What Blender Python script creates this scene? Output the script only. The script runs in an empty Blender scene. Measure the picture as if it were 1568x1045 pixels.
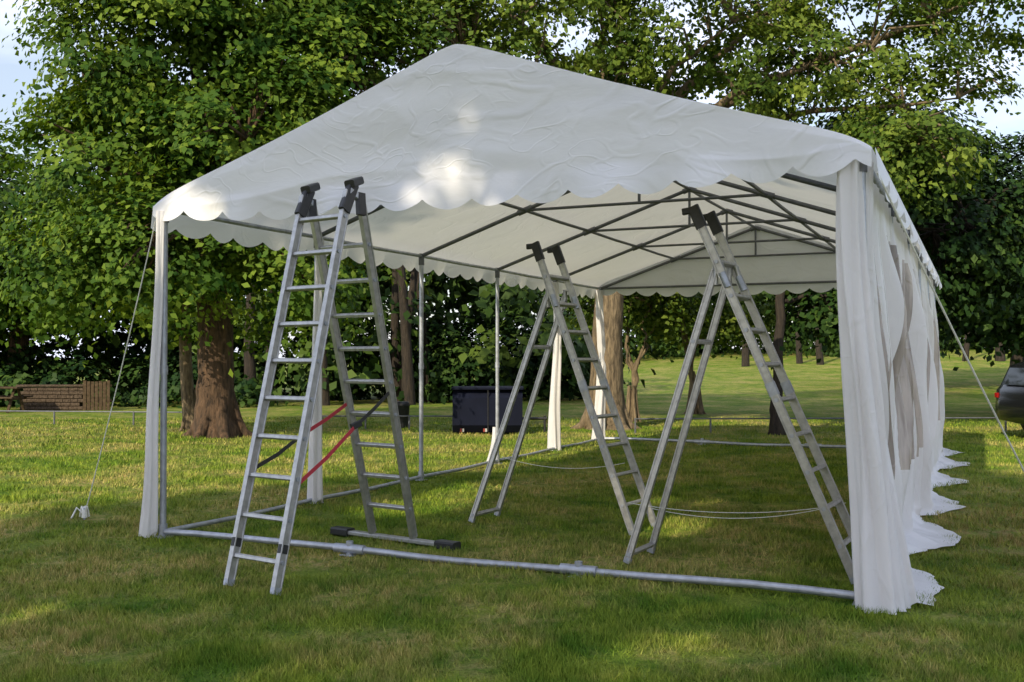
import bpy, math, random
import numpy as np
from mathutils import Vector, noise
rng = np.random.default_rng(7); random.seed(7)
sc = bpy.context.scene
COL = sc.collection

# ------------------------------------------------------------------ helpers
def link(o, parent=None):
    COL.objects.link(o)
    if parent is not None: o.parent = parent
    return o
def empty(name):
    return link(bpy.data.objects.new(name, None))

class MB:
    def __init__(s): s.v=[]; s.f=[]; s.m=[]; s.s=[]
    def add(s, vs, fs, mat=0, smooth=False):
        b=len(s.v); s.v.extend([tuple(map(float,p)) for p in vs])
        for f in fs:
            s.f.append(tuple(i+b for i in f)); s.m.append(mat); s.s.append(smooth)
    def tube(s, pts, radii, seg=8, mat=0, cap=True):
        P=[Vector(p) for p in pts]; n=len(P)
        if not hasattr(radii,'__len__'): radii=[radii]*n
        vs=[]; prev=None
        for i in range(n):
            t=(P[min(i+1,n-1)]-P[max(i-1,0)])
            if t.length<1e-9: t=Vector((0,0,1))
            t.normalize()
            if prev is None:
                r=Vector((0,0,1)) if abs(t.z)<.9 else Vector((1,0,0))
                a=t.cross(r).normalized()
            else:
                a=(prev-t*prev.dot(t)).normalized()
            prev=a; b=t.cross(a)
            for k in range(seg):
                an=2*math.pi*k/seg
                vs.append(P[i]+(a*math.cos(an)+b*math.sin(an))*radii[i])
        fs=[]
        for i in range(n-1):
            for k in range(seg):
                k2=(k+1)%seg
                fs.append((i*seg+k,i*seg+k2,(i+1)*seg+k2,(i+1)*seg+k))
        s.add(vs,fs,mat,True)
        if cap:
            s.add(vs[:seg],[tuple(range(seg))[::-1]],mat); s.add(vs[-seg:],[tuple(range(seg))],mat)
    def beam(s,p,q,w,d,wdir,mat=0):
        p=Vector(p);q=Vector(q);t=(q-p).normalized()
        a=Vector(wdir); a=(a-t*a.dot(t)).normalized(); b=t.cross(a)
        vs=[]
        ch=min(w,d)*.18
        prof=[(-w/2+ch,-d/2),(w/2-ch,-d/2),(w/2,-d/2+ch),(w/2,d/2-ch),(w/2-ch,d/2),(-w/2+ch,d/2),(-w/2,d/2-ch),(-w/2,-d/2+ch)]
        for c in (p,q):
            for x,y in prof: vs.append(c+a*x+b*y)
        fs=[(i,(i+1)%8,8+(i+1)%8,8+i) for i in range(8)]+[tuple(range(8))[::-1],tuple(range(8,16))]
        s.add(vs,fs,mat)
    def grid(s,pts,nu,nv,mat=0,smooth=True,matf=None):
        b=len(s.v); s.v.extend([tuple(map(float,p)) for p in pts])
        for i in range(nu-1):
            for j in range(nv-1):
                s.f.append((b+i*nv+j,b+(i+1)*nv+j,b+(i+1)*nv+j+1,b+i*nv+j+1))
                s.m.append(matf(i,j) if matf else mat); s.s.append(smooth)
    def obj(s,name,mats,parent=None):
        me=bpy.data.meshes.new(name); me.from_pydata(s.v,[],s.f)
        for m in mats: me.materials.append(m)
        me.polygons.foreach_set('material_index',s.m); me.polygons.foreach_set('use_smooth',s.s)
        me.update(); return link(bpy.data.objects.new(name,me),parent)

def np_mesh(name,V,k,mat,tone=None,parent=None):
    n=len(V)//k
    me=bpy.data.meshes.new(name)
    me.vertices.add(len(V)); me.vertices.foreach_set('co',V.astype(np.float32).ravel())
    me.loops.add(n*k); me.loops.foreach_set('vertex_index',np.arange(n*k,dtype=np.int32))
    me.polygons.add(n); me.polygons.foreach_set('loop_start',np.arange(0,n*k,k,dtype=np.int32))
    me.polygons.foreach_set('loop_total',np.full(n,k,dtype=np.int32))
    me.materials.append(mat)
    if tone is not None:
        a=me.attributes.new('tone','FLOAT','POINT'); a.data.foreach_set('value',np.repeat(tone,k).astype(np.float32))
    me.update(calc_edges=True)
    return link(bpy.data.objects.new(name,me),parent)

# ------------------------------------------------------------------ materials
def newmat(name):
    m=bpy.data.materials.new(name); m.use_nodes=True; nt=m.node_tree; nt.nodes.clear()
    return m,nt,nt.nodes,nt.links
def principled(name,col,rough=.5,metal=0,noise_scale=None,var=.15,bump=0,bscale=60,spec=.5):
    m,nt,N,L=newmat(name)
    o=N.new('ShaderNodeOutputMaterial'); p=N.new('ShaderNodeBsdfPrincipled')
    L.new(p.outputs[0],o.inputs[0]); p.inputs['Roughness'].default_value=rough; p.inputs['Metallic'].default_value=metal
    p.inputs['Specular IOR Level'].default_value=spec
    tc=N.new('ShaderNodeTexCoord'); nz=N.new('ShaderNodeTexNoise'); nz.inputs['Scale'].default_value=noise_scale or 8
    nz.inputs['Detail'].default_value=4
    L.new(tc.outputs['Object'],nz.inputs['Vector'])
    r=N.new('ShaderNodeValToRGB'); r.color_ramp.elements[0].position=.3; r.color_ramp.elements[1].position=.7
    r.color_ramp.elements[0].color=(*[c*(1-var) for c in col],1); r.color_ramp.elements[1].color=(*[min(1,c*(1+var)) for c in col],1)
    L.new(nz.outputs[0],r.inputs[0]); L.new(r.outputs[0],p.inputs['Base Color'])
    if bump:
        n2=N.new('ShaderNodeTexNoise'); n2.inputs['Scale'].default_value=bscale; n2.inputs['Detail'].default_value=4
        L.new(tc.outputs['Object'],n2.inputs['Vector'])
        b=N.new('ShaderNodeBump'); b.inputs['Strength'].default_value=1; b.inputs['Distance'].default_value=bump
        L.new(n2.outputs[0],b.inputs['Height']); L.new(b.outputs[0],p.inputs['Normal'])
    return m
def leafmat(name,dark,mid,light,trans=.35):
    m,nt,N,L=newmat(name)
    o=N.new('ShaderNodeOutputMaterial')
    at=N.new('ShaderNodeAttribute'); at.attribute_name='tone'
    r=N.new('ShaderNodeValToRGB'); e=r.color_ramp.elements
    e[0].position=0; e[0].color=(*dark,1); e[1].position=1; e[1].color=(*light,1)
    k=e.new(.5); k.color=(*mid,1)
    L.new(at.outputs['Fac'],r.inputs[0])
    p=N.new('ShaderNodeBsdfPrincipled'); p.inputs['Roughness'].default_value=.55; p.inputs['Specular IOR Level'].default_value=.1
    L.new(r.outputs[0],p.inputs['Base Color'])
    if trans<=0:
        L.new(p.outputs[0],o.inputs[0]); return m
    t=N.new('ShaderNodeBsdfTranslucent')
    mx=N.new('ShaderNodeMix'); mx.data_type='RGBA'; mx.blend_type='MULTIPLY'; mx.inputs[0].default_value=1
    mx.inputs[7].default_value=(1.7,1.6,.6,1)
    L.new(r.outputs[0],mx.inputs[6]); L.new(mx.outputs[2],t.inputs[0])
    s=N.new('ShaderNodeMixShader'); s.inputs[0].default_value=trans
    L.new(p.outputs[0],s.inputs[1]); L.new(t.outputs[0],s.inputs[2]); L.new(s.outputs[0],o.inputs[0])
    return m
LF_LIME=leafmat('lime_leaves',(.020,.058,.008),(.068,.130,.015),(.175,.245,.030),.25)
LF_PLANE=leafmat('plane_leaves',(.026,.060,.010),(.082,.132,.019),(.19,.245,.038),.25)
LF_DARK=leafmat('dark_leaves',(.007,.022,.006),(.019,.046,.009),(.048,.086,.015),0)  # deep green, darkened further to paint in shade under the canopy
LF_FAR=leafmat('far_leaves',(.012,.030,.007),(.030,.062,.011),(.072,.112,.018),0)  # also darkened a step, to put background shade into the leaf colour

def barkmat(name,a,b):
    m,nt,N,L=newmat(name)
    o=N.new('ShaderNodeOutputMaterial'); p=N.new('ShaderNodeBsdfPrincipled'); p.inputs['Roughness'].default_value=.9
    L.new(p.outputs[0],o.inputs[0])
    tc=N.new('ShaderNodeTexCoord'); mp=N.new('ShaderNodeMapping'); mp.inputs['Scale'].default_value=(9,9,2)
    nz=N.new('ShaderNodeTexNoise'); nz.inputs['Scale'].default_value=1.6; nz.inputs['Detail'].default_value=6; nz.inputs['Roughness'].default_value=.65
    L.new(tc.outputs['Object'],mp.inputs[0]); L.new(mp.outputs[0],nz.inputs['Vector'])
    r=N.new('ShaderNodeValToRGB'); r.color_ramp.elements[0].position=.35; r.color_ramp.elements[1].position=.65
    r.color_ramp.elements[0].color=(*a,1); r.color_ramp.elements[1].color=(*b,1)
    L.new(nz.outputs[0],r.inputs[0]); L.new(r.outputs[0],p.inputs['Base Color'])
    bp=N.new('ShaderNodeBump'); bp.inputs['Distance'].default_value=.06; L.new(nz.outputs[0],bp.inputs['Height']); L.new(bp.outputs[0],p.inputs['Normal'])
    return m
BARK=barkmat('bark_brown',(.030,.018,.010),(.13,.075,.042))
BARKD=barkmat('bark_dark',(.012,.009,.007),(.045,.032,.022))
BARK2=barkmat('bark_pale',(.075,.055,.034),(.27,.20,.12))

def grassmat(name,blade):
    m,nt,N,L=newmat(name)
    o=N.new('ShaderNodeOutputMaterial'); p=N.new('ShaderNodeBsdfPrincipled'); p.inputs['Roughness'].default_value=.8
    p.inputs['Specular IOR Level'].default_value=.1
    g=N.new('ShaderNodeNewGeometry')
    sep=N.new('ShaderNodeSeparateXYZ'); L.new(g.outputs['Position'],sep.inputs[0])
    cmb=N.new('ShaderNodeCombineXYZ'); L.new(sep.outputs[0],cmb.inputs[0]); L.new(sep.outputs[1],cmb.inputs[1])
    def nz(sc_,det,ro=.6,off=0):
        n=N.new('ShaderNodeTexNoise'); n.noise_dimensions='2D'; n.inputs['Scale'].default_value=sc_; n.inputs['Detail'].default_value=det; n.inputs['Roughness'].default_value=ro
        if off:
            mp=N.new('ShaderNodeMapping'); mp.inputs['Location'].default_value=(off,off*.7,0); L.new(cmb.outputs[0],mp.inputs[0]); L.new(mp.outputs[0],n.inputs['Vector'])
        else: L.new(cmb.outputs[0],n.inputs['Vector'])
        return n
    def ramp(src,a,b,ca,cb):
        r=N.new('ShaderNodeValToRGB'); r.color_ramp.elements[0].position=a; r.color_ramp.elements[1].position=b
        r.color_ramp.elements[0].color=(*ca,1); r.color_ramp.elements[1].color=(*cb,1); L.new(src,r.inputs[0]); return r
    n1=nz(2.2,5,.7); base=ramp(n1.outputs[0],.35,.65,(.078,.155,.016),(.215,.27,.036))
    n2=nz(.55,5,.72,13); dry=ramp(n2.outputs[0],.42,.64,(0,0,0),(1,1,1))
    n3=nz(9,4,.6,5)
    mul=N.new('ShaderNodeMath'); mul.operation='MULTIPLY'; L.new(dry.outputs[0],mul.inputs[0])
    r3=ramp(n3.outputs[0],.38,.62,(.15,.15,.15),(.95,.95,.95)); L.new(r3.outputs[0],mul.inputs[1])
    mx=N.new('ShaderNodeMix'); mx.data_type='RGBA'; L.new(mul.outputs[0],mx.inputs[0]); L.new(base.outputs[0],mx.inputs[6])
    mx.inputs[7].default_value=(.44,.345,.14,1)
    last=mx.outputs[2]
    md=N.new('ShaderNodeVectorMath'); md.operation='DISTANCE'; md.inputs[1].default_value=(6.6,8.6,0); L.new(cmb.outputs[0],md.inputs[0])
    mr=N.new('ShaderNodeMapRange'); mr.inputs[1].default_value=4.4; mr.inputs[2].default_value=.5; mr.inputs[3].default_value=0; mr.inputs[4].default_value=1.2
    L.new(md.outputs['Value'],mr.inputs[0])
    mm=N.new('ShaderNodeMath'); mm.operation='MULTIPLY'; L.new(mr.outputs[0],mm.inputs[0]); L.new(r3.outputs[0],mm.inputs[1])
    mx2=N.new('ShaderNodeMix'); mx2.data_type='RGBA'; L.new(mm.outputs[0],mx2.inputs[0]); L.new(last,mx2.inputs[6]); mx2.inputs[7].default_value=(.20,.135,.055,1)
    last=mx2.outputs[2]
    if blade:
        at=N.new('ShaderNodeAttribute'); at.attribute_name='tone'
        rr=ramp(at.outputs['Fac'],0,1,(.65,.75,.6),(1.5,1.4,1.35))
        m3=N.new('ShaderNodeMix'); m3.data_type='RGBA'; m3.blend_type='MULTIPLY'; m3.inputs[0].default_value=1
        L.new(last,m3.inputs[6]); L.new(rr.outputs[0],m3.inputs[7]); last=m3.outputs[2]
        L.new(p.outputs[0],o.inputs[0])
    else:
        L.new(p.outputs[0],o.inputs[0])
        n5=nz(45,4,.7,3); b=N.new('ShaderNodeBump'); b.inputs['Distance'].default_value=.03; L.new(n5.outputs[0],b.inputs['Height']); L.new(b.outputs[0],p.inputs['Normal'])
        r5=ramp(n5.outputs[0],.3,.7,(.6,.63,.55),(1.3,1.3,1.25))
        m4=N.new('ShaderNodeMix'); m4.data_type='RGBA'; m4.blend_type='MULTIPLY'; m4.inputs[0].default_value=1
        L.new(last,m4.inputs[6]); L.new(r5.outputs[0],m4.inputs[7]); last=m4.outputs[2]
    L.new(last,p.inputs['Base Color'])
    return m
GRASS=grassmat('lawn',False); BLADE=grassmat('grass_blades',True)

def pvc(name,col,trans,tcol,bump=.02,clear=0,aniso=(1.0,1.0,1.0)):
    m,nt,N,L=newmat(name)
    o=N.new('ShaderNodeOutputMaterial'); p=N.new('ShaderNodeBsdfPrincipled'); p.inputs['Roughness'].default_value=.42
    p.inputs['Specular IOR Level'].default_value=.35
    tc=N.new('ShaderNodeTexCoord')
    w=N.new('ShaderNodeTexNoise'); w.inputs['Scale'].default_value=.8; w.inputs['Detail'].default_value=2
    L.new(tc.outputs['Object'],w.inputs['Vector'])
    va=N.new('ShaderNodeVectorMath'); va.operation='MULTIPLY_ADD'; va.inputs[1].default_value=(1.1,1.1,.8)
    L.new(w.outputs['Color'],va.inputs[0]); L.new(tc.outputs['Object'],va.inputs[2])
    hs=[]
    for scl,wt,off,rot in ((1.1,.8,0,.25),(2.1,.6,4,-.45),(4.5,.35,9,.5)):
        mp=N.new('ShaderNodeMapping'); mp.inputs['Location'].default_value=(off,off,off); mp.inputs['Scale'].default_value=aniso; mp.inputs['Rotation'].default_value=(0,rot,0)
        L.new(va.outputs[0],mp.inputs[0])
        v=N.new('ShaderNodeTexNoise'); v.inputs['Scale'].default_value=scl; v.inputs['Detail'].default_value=1
        L.new(mp.outputs[0],v.inputs['Vector'])
        s1=N.new('ShaderNodeMath'); s1.operation='SUBTRACT'; s1.inputs[1].default_value=.5; L.new(v.outputs[0],s1.inputs[0])
        ab=N.new('ShaderNodeMath'); ab.operation='ABSOLUTE'; L.new(s1.outputs[0],ab.inputs[0])
        mr=N.new('ShaderNodeMapRange'); mr.inputs[1].default_value=0; mr.inputs[2].default_value=.04; mr.inputs[3].default_value=wt; mr.inputs[4].default_value=0
        mr.interpolation_type='SMOOTHERSTEP'
        L.new(ab.outputs[0],mr.inputs[0])
        # creases fade in and out
        mk=N.new('ShaderNodeTexNoise'); mk.inputs['Scale'].default_value=1.7; mk.inputs['Detail'].default_value=0; L.new(mp.outputs[0],mk.inputs['Vector'])
        mkr=N.new('ShaderNodeMapRange'); mkr.inputs[1].default_value=.42; mkr.inputs[2].default_value=.6; L.new(mk.outputs[0],mkr.inputs[0])
        mu=N.new('ShaderNodeMath'); mu.operation='MULTIPLY'; L.new(mr.outputs[0],mu.inputs[0]); L.new(mkr.outputs[0],mu.inputs[1])
        hs.append(mu.outputs[0])
    nz=N.new('ShaderNodeTexNoise'); nz.inputs['Scale'].default_value=3.2; nz.inputs['Detail'].default_value=4
    mpn=N.new('ShaderNodeMapping'); mpn.inputs['Scale'].default_value=aniso; L.new(va.outputs[0],mpn.inputs[0]); L.new(mpn.outputs[0],nz.inputs['Vector'])
    a=N.new('ShaderNodeMath'); a.operation='ADD'; L.new(hs[0],a.inputs[0]); L.new(hs[1],a.inputs[1])
    a1=N.new('ShaderNodeMath'); a1.operation='ADD'; L.new(a.outputs[0],a1.inputs[0]); L.new(hs[2],a1.inputs[1])
    a2=N.new('ShaderNodeMath'); a2.operation='MULTIPLY_ADD'; a2.inputs[1].default_value=2.2; L.new(nz.outputs[0],a2.inputs[0]); L.new(a1.outputs[0],a2.inputs[2])
    b=N.new('ShaderNodeBump'); b.inputs['Distance'].default_value=bump; b.inputs['Strength'].default_value=.8; L.new(a2.outputs[0],b.inputs['Height'])
    L.new(b.outputs[0],p.inputs['Normal'])
    d=N.new('ShaderNodeTexNoise'); d.inputs['Scale'].default_value=2.5; d.inputs['Detail'].default_value=4
    r=N.new('ShaderNodeValToRGB'); r.color_ramp.elements[0].position=.3; r.color_ramp.elements[1].position=.6
    if clear:
        md=N.new('ShaderNodeMapping'); md.inputs['Scale'].default_value=(3.2,3.2,.25); L.new(tc.outputs['Object'],md.inputs[0]); L.new(md.outputs[0],d.inputs['Vector'])
        r.color_ramp.elements[0].position=.38
        r.color_ramp.elements[0].color=(*[c*.45 for c in col],1); r.color_ramp.elements[1].color=(min(1,col[0]*1.25),min(1,col[1]*1.35),min(1,col[2]*1.4),1)  # vertical streaks: dirt plus pleat shading painted into the colour
    else:
        L.new(tc.outputs['Object'],d.inputs['Vector'])
        r.color_ramp.elements[0].color=(*[c*.96 for c in col],1); r.color_ramp.elements[1].color=(*col,1)
    L.new(d.outputs[0],r.inputs[0]); L.new(r.outputs[0],p.inputs['Base Color'])
    t=N.new('ShaderNodeBsdfTranslucent'); t.inputs[0].default_value=(*tcol,1); L.new(b.outputs[0],t.inputs['Normal'])
    if clear: L.new(r.outputs[0],t.inputs[0])
    s=N.new('ShaderNodeMixShader'); s.inputs[0].default_value=trans
    L.new(p.outputs[0],s.inputs[1]); L.new(t.outputs[0],s.inputs[2])
    if clear:
        tr=N.new('ShaderNodeBsdfTransparent'); tr.inputs[0].default_value=(.92,.9,.87,1)
        s2=N.new('ShaderNodeMixShader'); s2.inputs[0].default_value=clear
        L.new(s.outputs[0],s2.inputs[1]); L.new(tr.outputs[0],s2.inputs[2]); L.new(s2.outputs[0],o.inputs[0])
        p.inputs['Roughness'].default_value=.12; p.inputs['Specular IOR Level'].default_value=.8
    else: L.new(s.outputs[0],o.inputs[0])
    return m
PVC=pvc('white_pvc',(.87,.87,.93),.26,(.92,.90,.84),.0068,0,(.7,.7,1.5))
PVCW=pvc('white_pvc_sidewall',(.87,.86,.89),.33,(.93,.86,.80),.006,0,(1.6,1.6,.6))
CLEAR=pvc('clear_pvc_window_sun_tint',(.60,.49,.44),.35,(.80,.6,.5),.012,.30,(1.6,1.6,.6))  # brown tint paints warm sunlight and reflections into the clear plastic
STEEL=principled('galvanised_steel',(.40,.42,.47),.45,.6,14,.2)
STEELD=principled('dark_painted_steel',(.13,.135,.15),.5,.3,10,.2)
ALU=principled('aluminium',(.46,.455,.45),.42,.8,20,.18,.001,90)
BLK=principled('black_plastic',(.02,.02,.022),.45,0,20,.3)
ROPE=principled('white_rope',(.75,.74,.7),.8,0,60,.1)
REDS=principled('red_strap',(.45,.03,.05),.6,0,40,.2)

# ------------------------------------------------------------------ ground
def sst(x): x=np.clip(x,0,1); return x*x*(3-2*x)
def gz(x,y):
    x=np.asarray(x,float); y=np.asarray(y,float)
    z=.018*np.sin(x*.9+1.3)*np.cos(y*.7)+.012*np.sin(x*2.1+y*1.7)
    z=z*sst((np.hypot(x,y)-2)/6)*.6
    z=z+1.9*sst((y-36)/50)*sst((x+2)/14)*(1+.25*np.sin(x*.09+y*.06))
    return z
def axis(lo,hi,c,fine,grow):
    a=[c]; s=fine
    while a[-1]<hi: a.append(a[-1]+s); s*=grow
    b=[c]; s=fine
    while b[-1]>lo: b.append(b[-1]-s); s*=grow
    return np.array(sorted(set(a+b)))
xs=axis(-700,700,0,.35,1.05); ys=axis(-600,900,8,.35,1.05)
mb=MB(); pts=[(x,y,float(gz(x,y))) for x in xs for y in ys]
mb.grid(pts,len(xs),len(ys)); mb.obj('ground_lawn',[GRASS])

# grass blades
n=450000
u=rng.random(n); Y=(4.3**-.55+u*(27**-.55-4.3**-.55))**(-1/.55)
X=(rng.random(n)*2-1)*(.53*Y+.7)
nn=np.array([noise.noise((x*2.3,y*2.3,0)) for x,y in zip(X,Y)])
keep=rng.random(n)<(.66+.9*nn)
X=X[keep];Y=Y[keep];nn=nn[keep];n=len(X)
Z=gz(X,Y); h=rng.uniform(.018,.045,n)*(1+.02*Y)*(1+.6*nn); wd=rng.uniform(.0022,.0042,n)*(Y/5.0)**.8
an=rng.random(n)*2*np.pi; lean=rng.normal(0,.020,(n,2))
V=np.empty((n,3,3)); 
V[:,0]=np.stack([X-np.cos(an)*wd,Y-np.sin(an)*wd,Z-.004],1)
V[:,1]=np.stack([X+np.cos(an)*wd,Y+np.sin(an)*wd,Z-.004],1)
V[:,2]=np.stack([X+lean[:,0],Y+lean[:,1],Z+h],1)
np_mesh('grass',V.reshape(-1,3),3,BLADE,rng.random(n))

# sun direction (used by the lamp and sky)
el=math.radians(31); S=Vector((-.54,-.84,0)).normalized()
S=Vector((S.x*math.cos(el),S.y*math.cos(el),math.sin(el)))

# ------------------------------------------------------------------ trees
def nrm(a): return a/np.maximum(np.linalg.norm(a,axis=-1,keepdims=True),1e-9)
def leaves(C,N,size):
    n=len(C); r=nrm(rng.normal(size=(n,3))); t=nrm(np.cross(N,r)); b=np.cross(N,t)
    s=(size*rng.uniform(.65,1.3,n))[:,None]
    V=np.empty((n,4,3))
    V[:,0]=C-t*s*.5; V[:,1]=C+b*s*.36+N*s*.08; V[:,2]=C+t*s*.55-N*s*.12; V[:,3]=C-b*s*.36+N*s*.08
    return V.reshape(-1,3)
def clumps(lobes,n,gap=-.22,fr=.5,shell=.72,floor=None):
    L=np.array(lobes,float); w=(L[:,3]*L[:,4]+L[:,5]*L[:,4]); w/=w.sum()
    C=[];O=[]
    tries=0
    while len(C)<n and tries<n*8:
        tries+=1
        k=rng.choice(len(L),p=w); d=nrm(rng.normal(size=3))
        r=rng.uniform(shell,1.04) if rng.random()<.8 else rng.uniform(.25,shell)
        c=L[k,:3]+d*L[k,3:6]*r
        if floor is not None and c[2]<floor: continue
        if noise.noise(Vector(c)*fr)+.4*noise.noise(Vector(c)*fr*2.7)<gap: continue
        C.append(c);O.append(d)
    return np.array(C),np.array(O)
def foliage(C,O,k,R,size,flat=.45,sun_holes=None):
    n=len(C); idx=np.repeat(np.arange(n),k)
    rr=R*rng.uniform(.6,1.35,n)[idx]
    q=rng.normal(size=(n*k,3))*.5
    q[:,2]*=flat
    q[:,2]-=.45*(q[:,0]**2+q[:,1]**2)
    P=C[idx]+q*rr[:,None]
    N=nrm(np.array([0,0,.6])+O[idx]*.7+np.stack([q[:,0],q[:,1],q[:,2]*0],1)*.5+rng.normal(size=(n*k,3))*.33)
    tone=np.clip(.5+.24*rng.normal(size=n)[idx]+.15*rng.normal(size=n*k),0,1)
    if sun_holes:
        m=np.ones(len(P),bool)
        for (p,r) in sun_holes:
            d=P-np.array(p); s=np.array(S); dd=d-np.outer(d@s,s); m&=(np.linalg.norm(dd,axis=1)>r)
        P=P[m];N=N[m];tone=tone[m]
    return leaves(P,N,size),tone
def make_tree(name,base,trunk,tr,lobes,ncl,k,R,size,lm,bm,gap=-.22,fr=.5,twigs=.25,floor=None,flat=.45,seg=10,shell=.72,sun_holes=None):
    par=empty(name); par.location=base; bx=Vector(base)
    t=MB()
    T=[Vector(p) for p in trunk]
    P=[];Rr=[]
    for i in range(len(T)-1):
        for j in range(4):
            f=j/4; p=T[i].lerp(T[i+1],f); P.append(p+Vector((random.uniform(-.03,.03),random.uniform(-.03,.03),0))); Rr.append(tr[i]*(1-f)+tr[i+1]*f)
    P.append(T[-1]); Rr.append(tr[-1])
    t.tube([p-bx for p in P],Rr,seg+4)
    for k_ in range(6):
        a_=k_*1.05+random.uniform(-.3,.3); r_=tr[1] if len(tr)>3 else tr[0]
        d_=Vector((math.cos(a_),math.sin(a_),0)); p0=T[0]-bx; p0.z=0
        t.tube([p0+d_*r_*1.9+Vector((0,0,-.06)),p0+d_*r_*1.25+Vector((0,0,.06)),p0+d_*r_*.85+Vector((0,0,.35)),p0+d_*r_*.6+Vector((0,0,.9))],[r_*.15,r_*.28,r_*.34,r_*.2],7,cap=False)
    C,O=clumps(lobes,ncl,gap,fr,floor=floor,shell=shell)
    paths=[]
    for lb in lobes:
        c=Vector(lb[:3]); s=T[-1] if c.z>T[-1].z else T[-1].lerp(T[max(0,len(T)-2)],.5)
        m=s.lerp(c,.5)+Vector((random.uniform(-.4,.4),random.uniform(-.4,.4),abs(c.z-s.z)*.12+.3))
        pl=[]
        e=c+(c-s)*.06
        for j in range(9):
            f=j/8; pl.append(s*(1-f)**2+m*2*f*(1-f)+e*f*f+Vector((random.uniform(-.12,.12),random.uniform(-.12,.12),random.uniform(-.12,.12)))*(1 if j else 0))
        r0=tr[-1]*.62
        t.tube([p-bx for p in pl],[r0*(1-.88*j/8) for j in range(9)],7)
        paths+=pl[2:]
    PA=np.array([tuple(p) for p in paths])
    for c in C[rng.random(len(C))<twigs]:
        i=np.argmin(((PA-c)**2).sum(1)); a=Vector(PA[i]); b=Vector(c)
        m=a.lerp(b,.5)+Vector((random.uniform(-.2,.2),random.uniform(-.2,.2),.25))
        t.tube([a-bx,a.lerp(m,.55)-bx,m-bx,m.lerp(b,.6)-bx,b-bx],[.040,.033,.026,.018,.008],5,cap=False)
    t.obj('trunk_and_limbs',[bm],par)
    V,tone=foliage(C,O,k,R,size,flat,sun_holes)
    V=V-np.array(base)
    np_mesh('crown',V,4,lm,tone,par)
    return par

make_tree('lime_tree',(-6,20.8,0),[(-6,20.8,-.1),(-6.02,20.8,.35),(-6.05,20.8,1.2),(-6.1,20.8,3),(-6.1,20.9,5.5)],[.52,.42,.36,.34,.26],
 [(-6,21.3,11,3.4,3.4,4),(-6.6,20.3,8.2,2.8,2.6,2.6),(-7.5,19.7,5.2,1.9,1.7,2.0),(-5.0,19.4,5.6,2.0,1.7,2.0),(-8.2,20.6,7.2,1.5,1.6,1.6),(-3.6,20.6,7.3,1.9,1.8,1.9),
  (-6.5,18.9,3.7,1.8,1.3,1.3),(-4.4,19.5,3.6,1.7,1.4,1.4),(-8.5,20.2,3.7,1.5,1.4,1.3),(-4.2,21,9.6,2.2,2,2.2),(-7.4,21,9.4,1.6,1.7,1.8),(-6.3,22.5,5,3.2,2,3)],
 1150,95,.62,.135,LF_LIME,BARK,gap=-.08,fr=.75,shell=.8)
make_tree('ash_tree',(-17.5,36,0),[(-17.5,36,-.1),(-17.4,36,2.5),(-17.4,36,5)],[.45,.32,.22],
 [(-18.6,36,6.4,3.6,4,3.4),(-15.2,35,4.8,2.4,2.4,2.4),(-20,35,4.2,3.5,3,3)],460,60,.9,.24,LF_LIME,BARK)
make_tree('plane_tree',(2.12,23,0),[(2.12,23,-.1),(2.12,23,.3),(2.16,23,1.5),(2.2,23.1,4),(2.3,23.2,6.2)],[.50,.42,.36,.30,.24],
 [(-3.2,22.5,8.3,2.5,2.4,2.1),(-.8,22,7.8,2.4,2.2,2.0),(1.6,21.8,9.8,2.8,2.5,2.2),(4.6,22,8.6,2.6,2.4,1.9),(7.2,21.6,7.9,2.2,2.2,1.7),(8.9,21.6,7.0,1.4,1.8,1.3),
  (10.6,21.2,9.2,1.9,1.8,.8),(7.6,22.5,10.4,3,2.5,1.4),(-1.6,23.5,11.5,3.4,3,2.4),(3.5,24,12.5,4.2,3,2.4),(8.0,20.6,5.9,1.5,1.6,1.1),(-4.6,22.6,6.3,1.3,1.3,1.2)],
 1180,85,.55,.125,LF_PLANE,BARK2,gap=-.07,fr=.65,twigs=.4,shell=.8)
make_tree('chestnut_tree',(5.5,21.2,0),[(5.5,21.2,-.1),(5.5,21.2,.5),(5.6,21.3,2),(5.7,21.5,3.6)],[.18,.12,.10,.09],
 [(6.6,23,4.8,2.6,2.2,1.7),(8.8,23,4.8,2.4,2,2.0),(4.4,22.6,4.6,1.6,1.6,1.0),(7.3,21.9,2.7,1.2,1.0,.8),(10.4,23.4,4.6,1.8,2,1.8)],
 480,70,.6,.16,LF_DARK,BARKD,gap=-.25)
make_tree('sycamore_tree',(15.4,30,0),[(15.4,30,-.1),(15.4,30,2),(15.3,30,4)],[.45,.32,.25],
 [(15.4,30,5.6,2.8,3.2,2.5),(12.2,29,5.6,2.2,2.4,2.4),(17.6,29,4.6,3.0,3,2.6),(14,28,4,2.6,2,2.0),(11.0,30,7.6,2.0,2.3,2.0)],
 760,75,.8,.19,LF_DARK,BARKD,gap=-.25)
make_tree('oak_tree',(24,48,0),[(24,48,-.1),(24,48,2.5),(24,48,5)],[.6,.42,.3],
 [(23,48,7.0,4.2,4,3.2),(18,47,6.0,4.0,4,3.4),(28,47,6,5,4,4)],480,60,1.2,.33,LF_FAR,BARKD)
make_tree('hawthorn_tree',(3.0,25.5,0),[(3.0,25.5,-.1),(3.0,25.5,.35),(3.05,25.5,.8)],[.14,.11,.09],
 [(2.4,25.5,3.1,.9,.9,.9),(3.4,25.3,3.4,.9,.9,.9),(4.0,25.6,2.8,.8,.8,.8),(2.9,25.6,4.3,1.2,1.0,1.0)],130,60,.45,.12,LF_PLANE,BARK2,gap=-.2)
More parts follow.
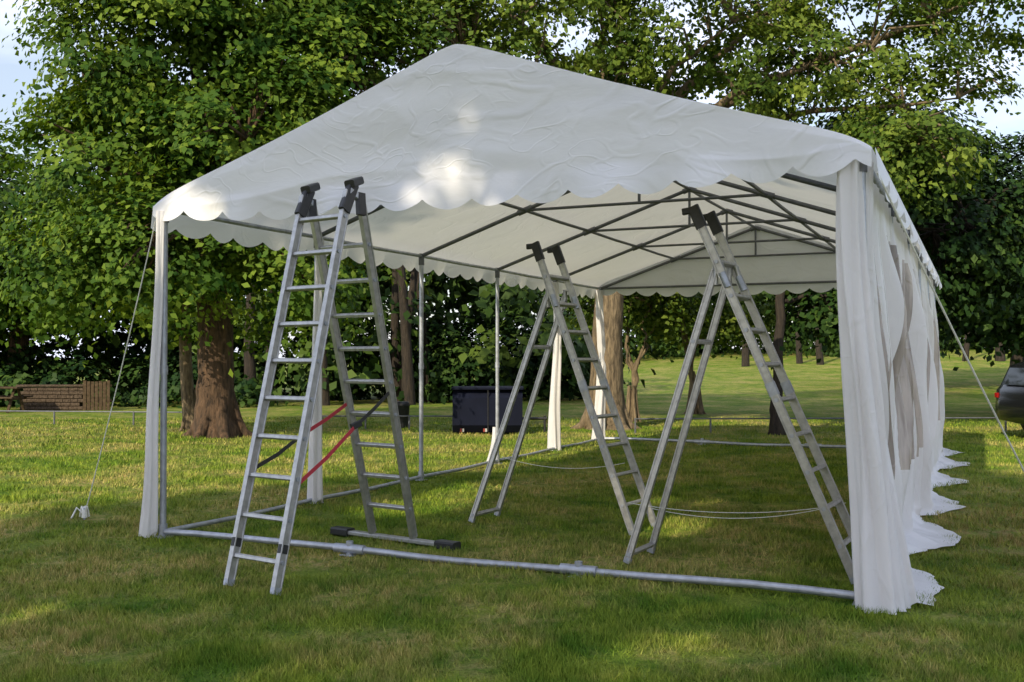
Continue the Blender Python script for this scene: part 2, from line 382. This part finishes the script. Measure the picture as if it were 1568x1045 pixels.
make_tree('hawthorn_tree.001',(5.2,29,0),[(5.2,29,-.1),(5.2,29,.4),(5.1,29,1.2)],[.18,.14,.1],
 [(5.0,29,3.2,1.3,1.2,1.2),(6.2,29,2.8,1.1,1,1),(4.2,29.2,3.8,1.3,1.2,1.3)],110,60,.5,.15,LF_PLANE,BARK2)
make_tree('birch_tree',(-7.1,22.5,0),[(-7.1,22.5,-.1),(-7.2,22.5,2),(-7.3,22.5,4)],[.15,.13,.10],
 [(-7.6,23,5.5,1.8,1.6,2),(-6.6,23,4.5,1.5,1.3,1.3)],120,60,.5,.15,LF_LIME,BARK2)
# trees behind the photographer: their shade falls over the marquee
make_tree('lime_tree.001',(-10.5,-8,0),[(-10.5,-8,-.1),(-10.5,-8,3),(-10.5,-8,7)],[.6,.45,.3],
 [(-10.2,-7.5,13.2,4.8,3.8,2.5),(-13.4,-8,11.5,2.8,2.6,2.4),(-7.2,-9,13,2.8,2.6,2.4)],1050,34,.8,.37,LF_DARK,BARK,gap=-1,twigs=.1,shell=.45,
 sun_holes=[((-.38,7.78,3.46),.16),((-.30,7.7,3.22),.08),((-.05,7.6,2.98),.14),((-1.0,11,0),.6),((1.9,11.5,0),.55),((1.5,9.6,0),.45),((.7,5.2,0),.45),((-3.3,6.2,0),.4),((5.2,8.5,0),.35),((-.5,12.5,0),.5)])  # unseen crown, thickened for shade and pierced along sun rays for light patches
make_tree('lime_tree.002',(-7,-12,0),[(-7,-12,-.1),(-7,-12,3),(-7,-12,6)],[.6,.45,.3],
 [(-8.5,-12,9.6,3.6,3,2.4),(-4.2,-11,9.8,3.4,3,2.4),(-12.6,-11,8.5,3,2.5,2.2)],460,30,.8,.34,LF_DARK,BARK,gap=-.25,fr=.6,twigs=.1)

# distant belt of trees
lob=[]
for i in range(34):
    a=i/33; x=-48+a*110
    y=(40+rng.uniform(-2,5)) if x<1 else (74+rng.uniform(0,18))
    if x<1 : r=rng.uniform(4,5.6); hgt=rng.uniform(7,11)
    else: r=rng.uniform(6,8.5); hgt=rng.uniform(10,14)
    if x<-14: hgt=min(hgt,8.5)
    lob.append((x,y,hgt*.62,r,r*.8,hgt*.5)); 
    lob.append((x+rng.uniform(-3,3),y+3,hgt*.85,r*.8,r*.7,hgt*.4))
    if x<1: lob.append((x+2,y-2,2.2,3.2,2,2.6))
    else: lob.append((x+2,y-2,4.4,4.8,2.5,3.4))
C,O=clumps(lob,3000,-.5,.2,.8,floor=.3)
V,tn=foliage(C,O,62,1.45,.42,.55)
np_mesh('distant_trees',V,4,LF_FAR,tn)
tk=MB()
for i in range(18):
    x=rng.uniform(-30,-2); y=rng.uniform(34,37)
    z=float(gz(x,y)); r=rng.uniform(.10,.2)
    tk.tube([(x,y,z-.1),(x+rng.uniform(-.2,.2),y,z+2),(x+rng.uniform(-.6,.6),y,z+6)],[r*1.3,r,r*.7],7)
for i in range(7):
    x=rng.uniform(12,44); y=rng.uniform(66,70)
    z=float(gz(x,y)); r=rng.uniform(.15,.3)
    tk.tube([(x,y,z-.1),(x+rng.uniform(-.2,.2),y,z+2),(x+rng.uniform(-.6,.6),y,z+6)],[r*1.3,r,r*.7],7)
tk.obj('distant_tree_trunks',[BARKD])
lob=[(-22+i*1.6+rng.uniform(-.5,.5),37+rng.uniform(-1,3),1.3,1.7,1.2,rng.uniform(1.4,2.6)) for i in range(16)]
lob+=[(-20+i*1.6+rng.uniform(-.5,.5),33+rng.uniform(-1,2),.6,1.4,1.2,rng.uniform(.7,1.2)) for i in range(8)]
lob+=[(-3+i*1.5,42+rng.uniform(-1,2),1.6,1.8,1.4,2.3) for i in range(5)]
C,O=clumps(lob,620,-.6,.5,.6,floor=.1); V,tn=foliage(C,O,60,.6,.22)
np_mesh('shrubs',V,4,LF_DARK,tn)

# ------------------------------------------------------------------ marquee
W=5.93; Lm=11.55; NB=5; BAY=Lm/NB
ux,uy=.9090,-.4168; vx,vy=.4168,.9090; ox,oy=-3.11,9.10
def M(u,v,z): return (ox+ux*u+vx*v, oy+uy*u+vy*v, z)
EA=2.93; RG=3.95
def rz(u): f=1-abs(u-W/2)/(W/2); return EA+(RG-EA)*f
mar=empty('marquee')
fr=MB()
R=.026
for i in range(NB+1):
    v=i*BAY
    for u in (0,W):
        fr.tube([M(u,v,0),M(u,v,EA)],R*1.1,10,0)
        fr.tube([M(u,v,1.45),M(u,v,1.53)],R*1.4,10,0)
        fr.tube([M(u,v,0),M(u,v,.12)],R*1.45,10,0)
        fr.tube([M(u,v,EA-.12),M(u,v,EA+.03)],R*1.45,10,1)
        q=.13
        fr.beam(M(u-q/2,v,.006),M(u+q/2,v,.006),.13,.012,(vx,vy,0),0)
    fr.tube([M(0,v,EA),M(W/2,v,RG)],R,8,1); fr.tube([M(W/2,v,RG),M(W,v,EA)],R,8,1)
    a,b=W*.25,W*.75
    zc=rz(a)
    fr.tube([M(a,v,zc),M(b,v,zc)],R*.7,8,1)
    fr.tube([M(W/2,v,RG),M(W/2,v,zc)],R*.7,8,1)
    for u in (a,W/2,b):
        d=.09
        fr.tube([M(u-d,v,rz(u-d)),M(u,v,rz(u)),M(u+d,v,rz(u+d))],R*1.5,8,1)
for i in range(NB):
    v0,v1=i*BAY,(i+1)*BAY
    for u in (0,W*.25,W/2,W*.75,W):
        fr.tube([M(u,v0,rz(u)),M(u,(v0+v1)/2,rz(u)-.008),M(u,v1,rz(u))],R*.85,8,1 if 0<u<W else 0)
    for u in (0,W):
        fr.tube([M(u,v0,.05),M(u,(v0+v1)/2,.035),M(u,v1,.05)],R*.9,8,0)
def rail(v):
    n=16; p=[]
    for k in range(n+1):
        s=k/n; p.append(M(W*s,v,.05+.012*math.sin(s*9)+.004*math.sin(s*23)))
    fr.tube(p,R*1.05,10,0)
rail(0); rail(Lm)
for s in (.333,.667):
    for v in (0,Lm):
        fr.tube([M(W*s-.14,v,.052),M(W*s+.14,v,.052)],R*1.5,10,0)
        fr.tube([M(W*s,v,.0),M(W*s,v,.115)],R*1.15,10,0)
        fr.beam(M(W*s-.06,v,.006),M(W*s+.06,v,.006),.12,.012,(vx,vy,0),0)
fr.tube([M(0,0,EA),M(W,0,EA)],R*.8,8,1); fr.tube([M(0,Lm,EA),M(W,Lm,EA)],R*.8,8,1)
fr.obj('frame',[STEEL,STEELD],mar)

def fbm(p,o=3):
    s=0;a=1
    for k in range(o): s+=a*noise.noise(Vector(p)*(2**k)); a*=.5
    return s
def ridge(p): return 1-abs(noise.noise(Vector(p)))*2
cov=MB()
CE=3.02; CR=4.05; OV=.07
def croof(u):
    f=1-abs(u-W/2)/(W/2+OV); z=CE+(CR-CE)*f
    z-=.035*math.sin(math.pi*f)
    z-=.06*math.exp(-max(0,f)*26)
    z-=.03*math.exp(-abs(u-W/2)*9)
    return z
def gable(v,sgn,mat=0,amp=1):
    nu,nv=330,64; pts=[]
    for i in range(nu):
        u=-OV+(W+2*OV)*i/(nu-1); s=(u+OV)/(W+2*OV)
        top=croof(u); ph=(u+.1)/.40
        zb=2.90-.075*math.sin(math.pi*s)**.8+.015*noise.noise(Vector((u*1.3,v,0)))
        zb-=(.085+.03*noise.noise(Vector((u*.8,3,v))))*abs(math.sin(math.pi*ph))**.75
        for j in range(nv):
            t=j/(nv-1); z=zb+(top-zb)*t
            d=.020*amp*fbm((u*.6,z*2.2,v+1),2)*min(1,(1-t)*6)
            k1=ridge((u*.7+z*1.2,z*2.1-u*.25,5+v)); d+=.010*amp*max(0,k1-.35)**2*2.2*min(1,(1-t)*5)
            fl=max(0,(3.0-z))/.25
            d+=fl*(.03+.040*math.sin(u*7.85+2*noise.noise(Vector((u*1.5,0,9)))))*amp
            pts.append(M(u,v-sgn*(.05+d),z))
    cov.grid(pts,nu,nv,mat)
gable(0,1); gable(Lm,-1,0,.6)
for side in (0,1):
    nu,nv=34,150; pts=[]
    for i in range(nu):
        f=i/(nu-1)
        for j in range(nv):
            v=-.05+(Lm+.1)*j/(nv-1)
            u=(-OV+(W/2+OV)*f) if side==0 else (W+OV-(W/2+OV)*f)
            sag=.03*abs(math.sin(math.pi*v/BAY))*math.sin(math.pi*min(1,f*1.0))
            w=.010*fbm((u*1.5,v*1.5,side*7))*math.sin(math.pi*f)
            pts.append(M(u,v,croof(u)-sag+w))
    cov.grid(pts,nu,nv,0)
for side in (0,1):
    nu,nv=620,8; pts=[]
    for i in range(nu):
        v=-.05+(Lm+.1)*i/(nu-1)
        zb=2.80-.075*abs(math.sin(math.pi*(v+.1)/.40))**.75
        for j in range(nv):
            t=j/(nv-1); top=croof(-OV)
            z=top+(zb-top)*t
            o=.02+t*(.03+.03*math.sin(v*7+noise.noise(Vector((v,side,2)))*3))
            pts.append(M(-OV-o if side==0 else W+OV+o,v,z))
    cov.grid(pts,nu,nv,0)
cov.obj('roof_cover',[PVC],mar)

def column(mb,u,v,z0,z1,rt,rb,folds,leanu=0,leanv=0,asp=1.0,seed=0,mat=0,tie=None,pw=1.6):
    nu,nv=folds*10+1,46; pts=[]
    for i in range(nu):
        th=2*math.pi*i/(nu-1)
        for j in range(nv):
            t=j/(nv-1); z=z1+(z0-z1)*t
            r=rt+(rb-rt)*t**pw
            c=math.cos(th);s_=math.sin(th)
            nn=noise.noise(Vector((c*1.3+seed,s_*1.3,z*.8)))
            k=1+.24*math.sin(folds*th+1.3*nn*2+z*.6)+.3*nn
            if tie is not None: k*=1-.45*math.exp(-((z-tie)/.12)**2)
            lx=leanu*t**2.2+.02*math.sin(z*2.1+seed); ly=leanv*t**1.5+.015*math.sin(z*2.9+seed*2)
            zz=z+(.03*math.sin(th*3+seed) if j==nv-1 else 0)
            pts.append(M(u+lx+c*r*k*asp,v+ly+s_*r*k,max(.012,zz)))
    mb.grid(pts,nu,nv,mat)
dr=MB()
column(dr,.01,-.07,.03,2.90,.034,.065,4,-.13,-.02,1.1,1,pw=2.6)
column(dr,.02,BAY,.03,2.9,.04,.075,4,-.03,-.02,1.0,2)
column(dr,-.03,3*BAY,.02,.55,.03,.08,4,-.05,0,1.1,3)
column(dr,.02,4*BAY,.02,2.9,.045,.085,4,-.03,0,1.1,4)
column(dr,.0,5*BAY,.02,2.9,.06,.10,5,-.03,0,1.1,5,tie=1.6)
column(dr,W-.05,-.02,-.03,2.90,.062,.11,6,.16,-.12,1.15,6,pw=1.3)
column(dr,W-.01,.07,.02,2.88,.045,.10,5,.19,0,1.1,8,pw=1.3)
dr.obj('gathered_sidewalls',[PVCW],mar)
cu=MB()
nu,nv=1500,52; pts=[]
for i in range(nu):
    v=.05+(Lm-.0)*i/(nu-1)
    a=.06+.16*abs(noise.noise(Vector((v*1.1,4,0))))*2*min(1,.35+v)
    ph=v*2*math.pi/.46+3.5*noise.noise(Vector((v*.9,0,3)))
    hem=.24+.22*noise.noise(Vector((v*.9,0,6)))+.09*math.sin(v*2*math.pi/BAY+.6)
    for j in range(nv):
        t=j/(nv-1)
        g=.09*noise.noise(Vector((v*1.3,t*3.3,8)))
        if t<.86:
            q=t/.86; z=2.88-(2.88-.10)*q
            fold=math.sin(ph+.8*noise.noise(Vector((v*.5,z*.7,1)))*3)+.35*math.sin(ph*2.3+z)
            fine=.022*(1-2*abs(math.sin(v*17+2.5*noise.noise(Vector((v*1.5,z*.8,4))))))
            am=float(sst(q*3))*.8+.2
            ed=(1-.65*float(sst((q-.75)/.25)))
            uo=.03+a*fold*(.6+.5*q)*am*ed+fine*am*ed+g*q+.10*q**3
            vv=v+.07*math.sin(z*2+v*2.2)
            e_uo=uo
        else:
            q=(t-.86)/.14
            z=.10*(1-q)**2+.016+.05*abs(noise.noise(Vector((v*1.8,q*2,1))))*(1-.5*q)
            uo=e_uo+(hem-.5*(e_uo-.15))*q+.015*math.sin(q*7+v*2)
            vv=v+.07*math.sin(.2+v*2.2)+.05*q*math.sin(v*4)
        pts.append(M(W+uo-.03,vv,z))
def mf(i,j):
    t=j/(nv-1)
    if t>=.86: return 0
    v=.05+Lm*i/(nu-1); z=2.88-2.78*t/.86
    b=(v/BAY)%1
    w=noise.noise(Vector((v*4.2,7,2)))
    if .75+.15*noise.noise(Vector((v*.8,1,1)))<z<2.62 and (w>.0 or b<.10): return 1
    return 0
cu.grid(pts,nu,nv,0,True,mf)
cu.obj('side_curtain',[PVCW,CLEAR],mar)

rp=MB()
def rope(mb,p,q,sag,r=.006,n=12,mat=0):
    P=[]
    for k in range(n+1):
        f=k/n; a=Vector(p).lerp(Vector(q),f); a.z-=sag*4*f*(1-f); P.append(a)
    mb.tube(P,r,6,mat)
rope(rp,M(-.06,-.05,2.82),(-4.23,10.1,.04),.06)
rope(rp,M(W+.1,-.02,2.80),(4.75,8.85,.03),.05,.008)
for c in ((-4.23,10.1),(4.75,8.85)):
    x,y=c
    for k in range(5):
        a=random.uniform(0,6.28); L=random.uniform(.06,.12)
        rp.tube([(x,y,.05),(x+math.cos(a)*L*.6,y+math.sin(a)*L*.6,.12),(x+math.cos(a)*L,y+math.sin(a)*L,.02)],.011,6)
    rp.tube([(x,y,-.05),(x,y,.11)],.014,8,1); rp.tube([(x,y,.02),(x,y,.1)],[.03,.022],8,0)
rp.obj('guy_ropes',[ROPE,STEEL],mar)

cd=MB()
rope(cd,(.95,8.3,.42),(2.55,7.9,.46),.07,.003); rope(cd,(1.15,8.4,.36),(2.6,7.95,.47),.10,.003)
rope(cd,(-.1,10.1,.62),(1.05,9.5,.62),.08,.003)
cd.obj('cord',[ROPE])

# ------------------------------------------------------------------ ladders
def V3(x): return Vector(x)
def section(mb,fl,fr_,tl,tr_,rungs,w=.07,th=.026,first=.2,step=.28,rw=.04,rh=.03,mat=0):
    fl,fr_,tl,tr_=map(V3,(fl,fr_,tl,tr_)); side=(fr_-fl).normalized()
    for a,b in ((fl,tl),(fr_,tr_)):
        t=(b-a).normalized(); nn=t.cross(side)
        mb.beam(a,b,w,th,nn,mat)
        for s in (-1,1):
            off=nn*(w/2-.006)*s
            mb.beam(a+off+t*.01,b+off-t*.01,.013,th+.012,nn,mat)
    Lh=(tl-fl).length
    for k in (rungs if hasattr(rungs,'__len__') else range(rungs)):
        f=(first+step*k)/Lh
        if f>.99: break
        a=fl.lerp(tl,f);b=fr_.lerp(tr_,f); s=(b-a).normalized(); up=(tl-fl).normalized()
        mb.beam(a-s*.004,b+s*.004,rw,rh,up.cross(s),mat)
        for q in (-.011,0,.011):
            nn=up.cross(s).normalized()
            mb.beam(a+up*(rh/2+.001)+nn*q+s*.02,b+up*(rh/2+.001)+nn*q-s*.02,.004,.004,nn,mat)
        for e,sg in ((a,-1),(b,1)):
            mb.tube([e+s*sg*(th/2),e+s*sg*(th/2+.009)],.016,10,3)
def foot(mb,p,q,w=.085,th=.04,L=.11,side=(1,0,0),mat=1):
    p=V3(p);q=V3(q);t=(q-p).normalized()
    mb.beam(p-t*.01,p+t*L,w,th,t.cross(V3(side)),mat)

l=MB()
sd=Vector((.82,-.57,0)).normalized(); hw=.235
fc=Vector((-1.77,6.95,.03)); rc=Vector((-1.03,8.84,.06)); tc=Vector((-1.43,7.80,2.86)); tr2=Vector((-1.38,7.95,2.82))
def four(c): return c-sd*hw,c+sd*hw
a0,a1=four(fc); b0,b1=four(tc)
section(l,a0,a1,b0,b1,10,.07,.028,.20,.285)
r0,r1=rc-sd*(hw+.0),rc+sd*(hw+.0); q0,q1=tr2-sd*(hw+.03),tr2+sd*(hw+.03)
section(l,r0,r1,q0,q1,9,.07,.028,.28,.285)
foot(l,a0,b0,side=sd,L=.035,mat=3,w=.08); foot(l,a1,b1,side=sd,L=.035,mat=3,w=.08)
for p,q in ((a0,b0),(a1,b1)):
    t=(q-p).normalized(); l.beam(p+t*.26,p+t*.32,.08,.038,t.cross(sd),1)
l.beam(rc-sd*.66+Vector((0,0,-.02)),rc+sd*.66+Vector((0,0,-.02)),.08,.035,(sd.y,-sd.x,0))
for s in (-1,1): 
    c=rc+sd*.60*s+Vector((0,0,-.02)); l.beam(c-sd*.10,c+sd*.10,.11,.07,(sd.y,-sd.x,0),1)
for s in (-1,1):
    c=tc+sd*hw*s; k=tr2+sd*(hw+.03)*s
    l.beam(c-Vector((.02,.06,.16)),c+Vector((.03,.06,.06)),.095,.05,(sd.y,-sd.x,0),1)
    l.beam(k-Vector((-.01,.03,.13)),k+Vector((0,-.02,.04)),.085,.045,(sd.y,-sd.x,0),1)
    l.beam(c+Vector((.01,.0,.05)),c+Vector((.06,.14,.10)),.085,.06,(sd.x,sd.y,0),1)
    l.beam(c+Vector((.0,.0,.0)),k+Vector((0,0,0)),.06,.052,(0,0,1),3)
def strap(mb,p,q,mat,sag=.02,w=.03):
    p=V3(p);q=V3(q);m=p.lerp(q,.5)-Vector((0,0,sag)); 
    mb.beam(p,m,w,.004,(0,.3,1),mat); mb.beam(m,q,w,.004,(0,.3,1),mat)
fL=a0.lerp(b0,.27); rL=r0.lerp(q0,.42); m=fL.lerp(rL,.48)
strap(l,fL,m,1); strap(l,m,rL,2,.01)
fR=a1.lerp(b1,.24); rR=r1.lerp(q1,.46); m=fR.lerp(rR,.60)
strap(l,fR,m,2); strap(l,m,rR,1,.01)
l.beam(m-Vector((.03,.03,.01)),m+Vector((.03,.03,.02)),.05,.03,(0,0,1),1)
l.obj('step_ladder',[ALU,BLK,REDS,STEEL])

def comb_ladder(name,f0,f1,top,g0,g1,join,nr):
    l=MB(); f0=V3((*f0,.02)); f1=V3((*f1,.02)); s=(f1-f0); s.z=0; s.normalize(); top=V3(top); join=V3(join)
    h=.20
    t0,t1=top-s*h,top+s*h
    section(l,f0,f1,t0,t1,nr,.062,.026,.26,.28,.055,.028)
    g0=V3((*g0,.03)); g1=V3((*g1,.03)); j0,j1=join-s*.17,join+s*.17
    section(l,g0,g1,j0,j1,[0.0,6.1],.05,.026,.06,.28)
    foot(l,f0,t0,side=s,w=.068,L=.03,mat=3); foot(l,f1,t1,side=s,w=.068,L=.03,mat=3); foot(l,g0,j0,.06,.036,.03,s,3); foot(l,g1,j1,.06,.036,.03,s,3)
    for j,tt,ff in ((j0,t0,f0),(j1,t1,f1)):
        f=.80; p=ff.lerp(tt,f); l.tube([j-Vector((0,0,.12)),j+Vector((0,0,.06)),j.lerp(p,.6)+Vector((0,0,.09)),p],.022,8,0)
        l.beam(p-(tt-ff).normalized()*.06,p+(tt-ff).normalized()*.06,.08,.045,(0,1,0),3)
    for tt,ff in ((t0,f0),(t1,f1)):
        d=(tt-ff).normalized(); l.beam(tt-d*.15,tt+d*.03,.085,.045,d.cross(s),1)
        l.beam(tt+d*.0,tt+d*.0+Vector((.0,0,.03))+d.cross(s)*.10,.04,.05,s,1)
        l.beam(ff.lerp(tt,.5)-d*.05,ff.lerp(tt,.5)+d*.05,.075,.04,d.cross(s),3)
    l.obj(name,[ALU,BLK,REDS,STEEL])
comb_ladder('combination_ladder',(1.083,9.18),(1.343,9.60),(.33,9.80,2.66),(-.39,9.83),(-.15,10.23),(.43,9.82,2.20),9)
comb_ladder('combination_ladder.001',(2.43,7.23),(2.67,7.66),(1.48,7.88,2.72),(.888,7.87),(1.128,8.30),(1.62,7.83,2.27),9)

# ------------------------------------------------------------------ background objects
bt=MB()
NAVY=principled('navy_paint',(.006,.008,.020),.8,0,3,.2,spec=.15); RW=principled('red_reflective',(.25,.03,.02),.5); WHT=principled('white_paint',(.4,.4,.38),.6)
bt.beam((-1.24,21.8,.48),(.22,21.8,.48),.90,1.1,(0,0,1),0)
bt.beam((-1.26,21.8,.955),(.24,21.8,.955),.05,1.14,(0,0,1),0)
bt.beam((-.5,21.243,.06),(-.5,21.243,.92),.02,.02,(1,0,0),3)
for i,x in enumerate((-1.08,-1.04,-.60,-.56)):
    bt.beam((x,21.241,.09),(x+.04,21.241,.09),.07,.01,(0,0,1),1 if i%2==0 else 2)
for x in (-1.0,0.0): bt.tube([(x,22.36,.16),(x+.12,22.36,.16)],.17,16,3)
bt.tube([(.22,21.8,.3),(.75,21.8,.3)],.03,8,3); bt.tube([(.7,21.8,.0),(.7,21.8,.36)],.025,8,3)
bt.obj('equipment_trailer',[NAVY,RW,WHT,BLK])
b=MB(); b.tube([(-2.5,23.2,0),(-2.5,23.2,.06),(-2.5,23.2,.5),(-2.5,23.2,.52),(-2.5,23.2,.6)],[.14,.15,.17,.19,.14],16,0); b.obj('litter_bin',[BLK])
kf=MB()
def knee(x0,x1,y0,y1,n):
    for i in range(n+1):
        f=i/n; x=x0+(x1-x0)*f; y=y0+(y1-y0)*f; kf.tube([(x,y,-.05),(x,y,.33)],.022,6)
    kf.tube([(x0,y0,.31),(x1,y1,.31)],.018,6)
knee(2.6,17,21.5,22.2,9); knee(-4.2,-1.3,22.5,22.5,3); knee(-15,-7,25,24,4)
kf.obj('knee_rail_fence',[STEELD])
BR=principled('old_brick',(.085,.062,.045),.95,0,25,.5,.02,12,.1); WD=principled('weathered_wood',(.075,.052,.032),.9,0,12,.4,0,60,.1)
wl=MB()
for r_ in range(6):
    x=-15.0+(.11 if r_%2 else 0)
    while x<-13.2:
        ln=random.uniform(.2,.3); wl.beam((x,31.2+random.uniform(-.01,.01),.06+r_*.115),(x+ln-.012,31.2,.06+r_*.115),.105,.3,(0,0,1),0); x+=ln
wl.beam((-15.1,31.2,.745),(-13.0,31.2,.745),.06,.38,(0,0,1),0)
wl.obj('brick_wall',[BR])
wf=MB()
for i in range(7):
    x=-13.0+i*.12; wf.beam((x,31.0,0),(x,31.0,.9+random.uniform(-.03,.03)),.10,.02,(1,0,0),0)
for z in (.3,.75): wf.beam((-13.05,31.04,z),(-12.2,31.04,z),.07,.04,(0,0,1),0)
wf.obj('timber_fence',[WD])
pt=MB()
px,py=-15.9,30.0
pt.beam((px,py,.72),(px+1.5,py,.72),.05,.7,(0,0,1))
for y in (-.55,.55): pt.beam((px,py+y,.44),(px+1.5,py+y,.44),.045,.24,(0,0,1))
for x in (px+.2,px+1.3):
    pt.beam((x,py-.5,0),(x,py-.1,.7),.08,.05,(1,0,0)); pt.beam((x,py+.5,0),(x,py+.1,.7),.08,.05,(1,0,0)); pt.beam((x,py-.62,.4),(x,py+.62,.4),.08,.05,(0,0,1))
pt.obj('picnic_table',[WD])
car=empty('parked_car')
CP=principled('black_car_paint',(.012,.013,.016),.18,0,2,.1); GL=principled('car_glass',(.02,.025,.03),.05); RL=principled('tail_light',(.35,.01,.01),.2)
prof=[(0,.35),(-.03,.62),(.0,.95),(.06,1.02),(.2,1.45),(.5,1.56),(1.9,1.54),(2.75,1.02),(3.7,.88),(4.1,.66),(4.15,.35),(3.75,.26),(.4,.26)]
def carp(x,w,z): return (9.88+x, 20.0+w, z)
cb=MB()
ws=[-.88,-.84,-.6,0,.6,.84,.88]
vs=[]
for w in ws:
    sh=.0 if abs(w)<.7 else (.03 if abs(w)<.86 else .07)
    for (x,z) in prof:
        wi=w*(1-.18*max(0,(z-.95)/.55)); vs.append(carp(x+(sh if x<2 else -sh),wi,z-(sh*.6 if z>1.2 else 0)))
n_=len(prof); fs=[]
for a in range(len(ws)-1):
    for k in range(n_):
        k2=(k+1)%n_; fs.append((a*n_+k,a*n_+k2,(a+1)*n_+k2,(a+1)*n_+k))
cb.add(vs,fs,0,True); cb.add(vs[:n_],[tuple(range(n_))],0); cb.add(vs[-n_:],[tuple(range(n_))[::-1]],0)
for s in (-1,1):
    y=.80*s
    cb.add([carp(.42,y*1.1,1.04),carp(.55,y*.99,1.38),carp(1.3,y*.97,1.42),carp(1.3,y*1.12,1.02)],[(0,1,2,3)],1)
    cb.add([carp(1.38,y*1.12,1.02),carp(1.38,y*.97,1.42),carp(1.9,y*.97,1.42),carp(2.5,y*1.12,1.03)],[(0,1,2,3)],1)
    for x in (.85,3.3):
        cb.tube([carp(x,s*.70,.32),carp(x,s*.90,.32)],.32,20,2); cb.tube([carp(x,s*.895,.32),carp(x,s*.91,.32)],.2,14,4)
    cb.beam(carp(-.01,s*.70,.84),carp(-.01,s*.80,.84),.10,.04,(0,0,1),3)
cb.add([carp(.04,-.62,1.06),carp(.04,.62,1.06),carp(.16,.55,1.40),carp(.16,-.55,1.40)],[(0,1,2,3)],1)
cb.obj('body',[CP,GL,BLK,RL,STEEL],car)

# ------------------------------------------------------------------ light
sun=bpy.data.lights.new('sun','SUN'); sun.energy=5.0; sun.angle=math.radians(.5); sun.color=(1,.88,.64)
so=link(bpy.data.objects.new('sun',sun)); so.rotation_euler=(S).to_track_quat('Z','Y').to_euler()
w=bpy.data.worlds.new('World'); sc.world=w; w.use_nodes=True; nt=w.node_tree; N=nt.nodes; L=nt.links; N.clear()
o=N.new('ShaderNodeOutputWorld'); bg=N.new('ShaderNodeBackground'); bg.inputs[1].default_value=.15
sky=N.new('ShaderNodeTexSky'); sky.sky_type='NISHITA'; sky.sun_disc=False; sky.sun_elevation=el; sky.sun_rotation=math.atan2(S.x,S.y)
sky.air_density=1.2; sky.dust_density=1.0
tcn=N.new('ShaderNodeTexCoord'); mp=N.new('ShaderNodeMapping'); mp.inputs['Scale'].default_value=(1,1,2.5)
nz=N.new('ShaderNodeTexNoise'); nz.inputs['Scale'].default_value=2.6; nz.inputs['Detail'].default_value=6; nz.inputs['Roughness'].default_value=.55
L.new(tcn.outputs['Generated'],mp.inputs[0]); L.new(mp.outputs[0],nz.inputs['Vector'])
r=N.new('ShaderNodeValToRGB'); r.color_ramp.elements[0].position=.42; r.color_ramp.elements[1].position=.64
r.color_ramp.elements[0].color=(.30,.30,.30,1)
L.new(nz.outputs[0],r.inputs[0])
mx=N.new('ShaderNodeMix'); mx.data_type='RGBA'; mx.inputs[7].default_value=(8.6,9.2,11.0,1)
L.new(r.outputs[0],mx.inputs[0]); L.new(sky.outputs[0],mx.inputs[6]); L.new(mx.outputs[2],bg.inputs[0]); L.new(bg.outputs[0],o.inputs[0])

# ------------------------------------------------------------------ camera
cam=bpy.data.cameras.new('camera'); co=link(bpy.data.objects.new('camera',cam)); co.location=(0,0,1.6)
cam.sensor_width=36; cam.lens=35.8; cam.clip_end=2000; cam.clip_start=.1
co.rotation_euler=(math.radians(90.94),0,0)
sc.camera=co
sc.view_settings.view_transform='Standard'; sc.view_settings.look='None'; sc.view_settings.exposure=0
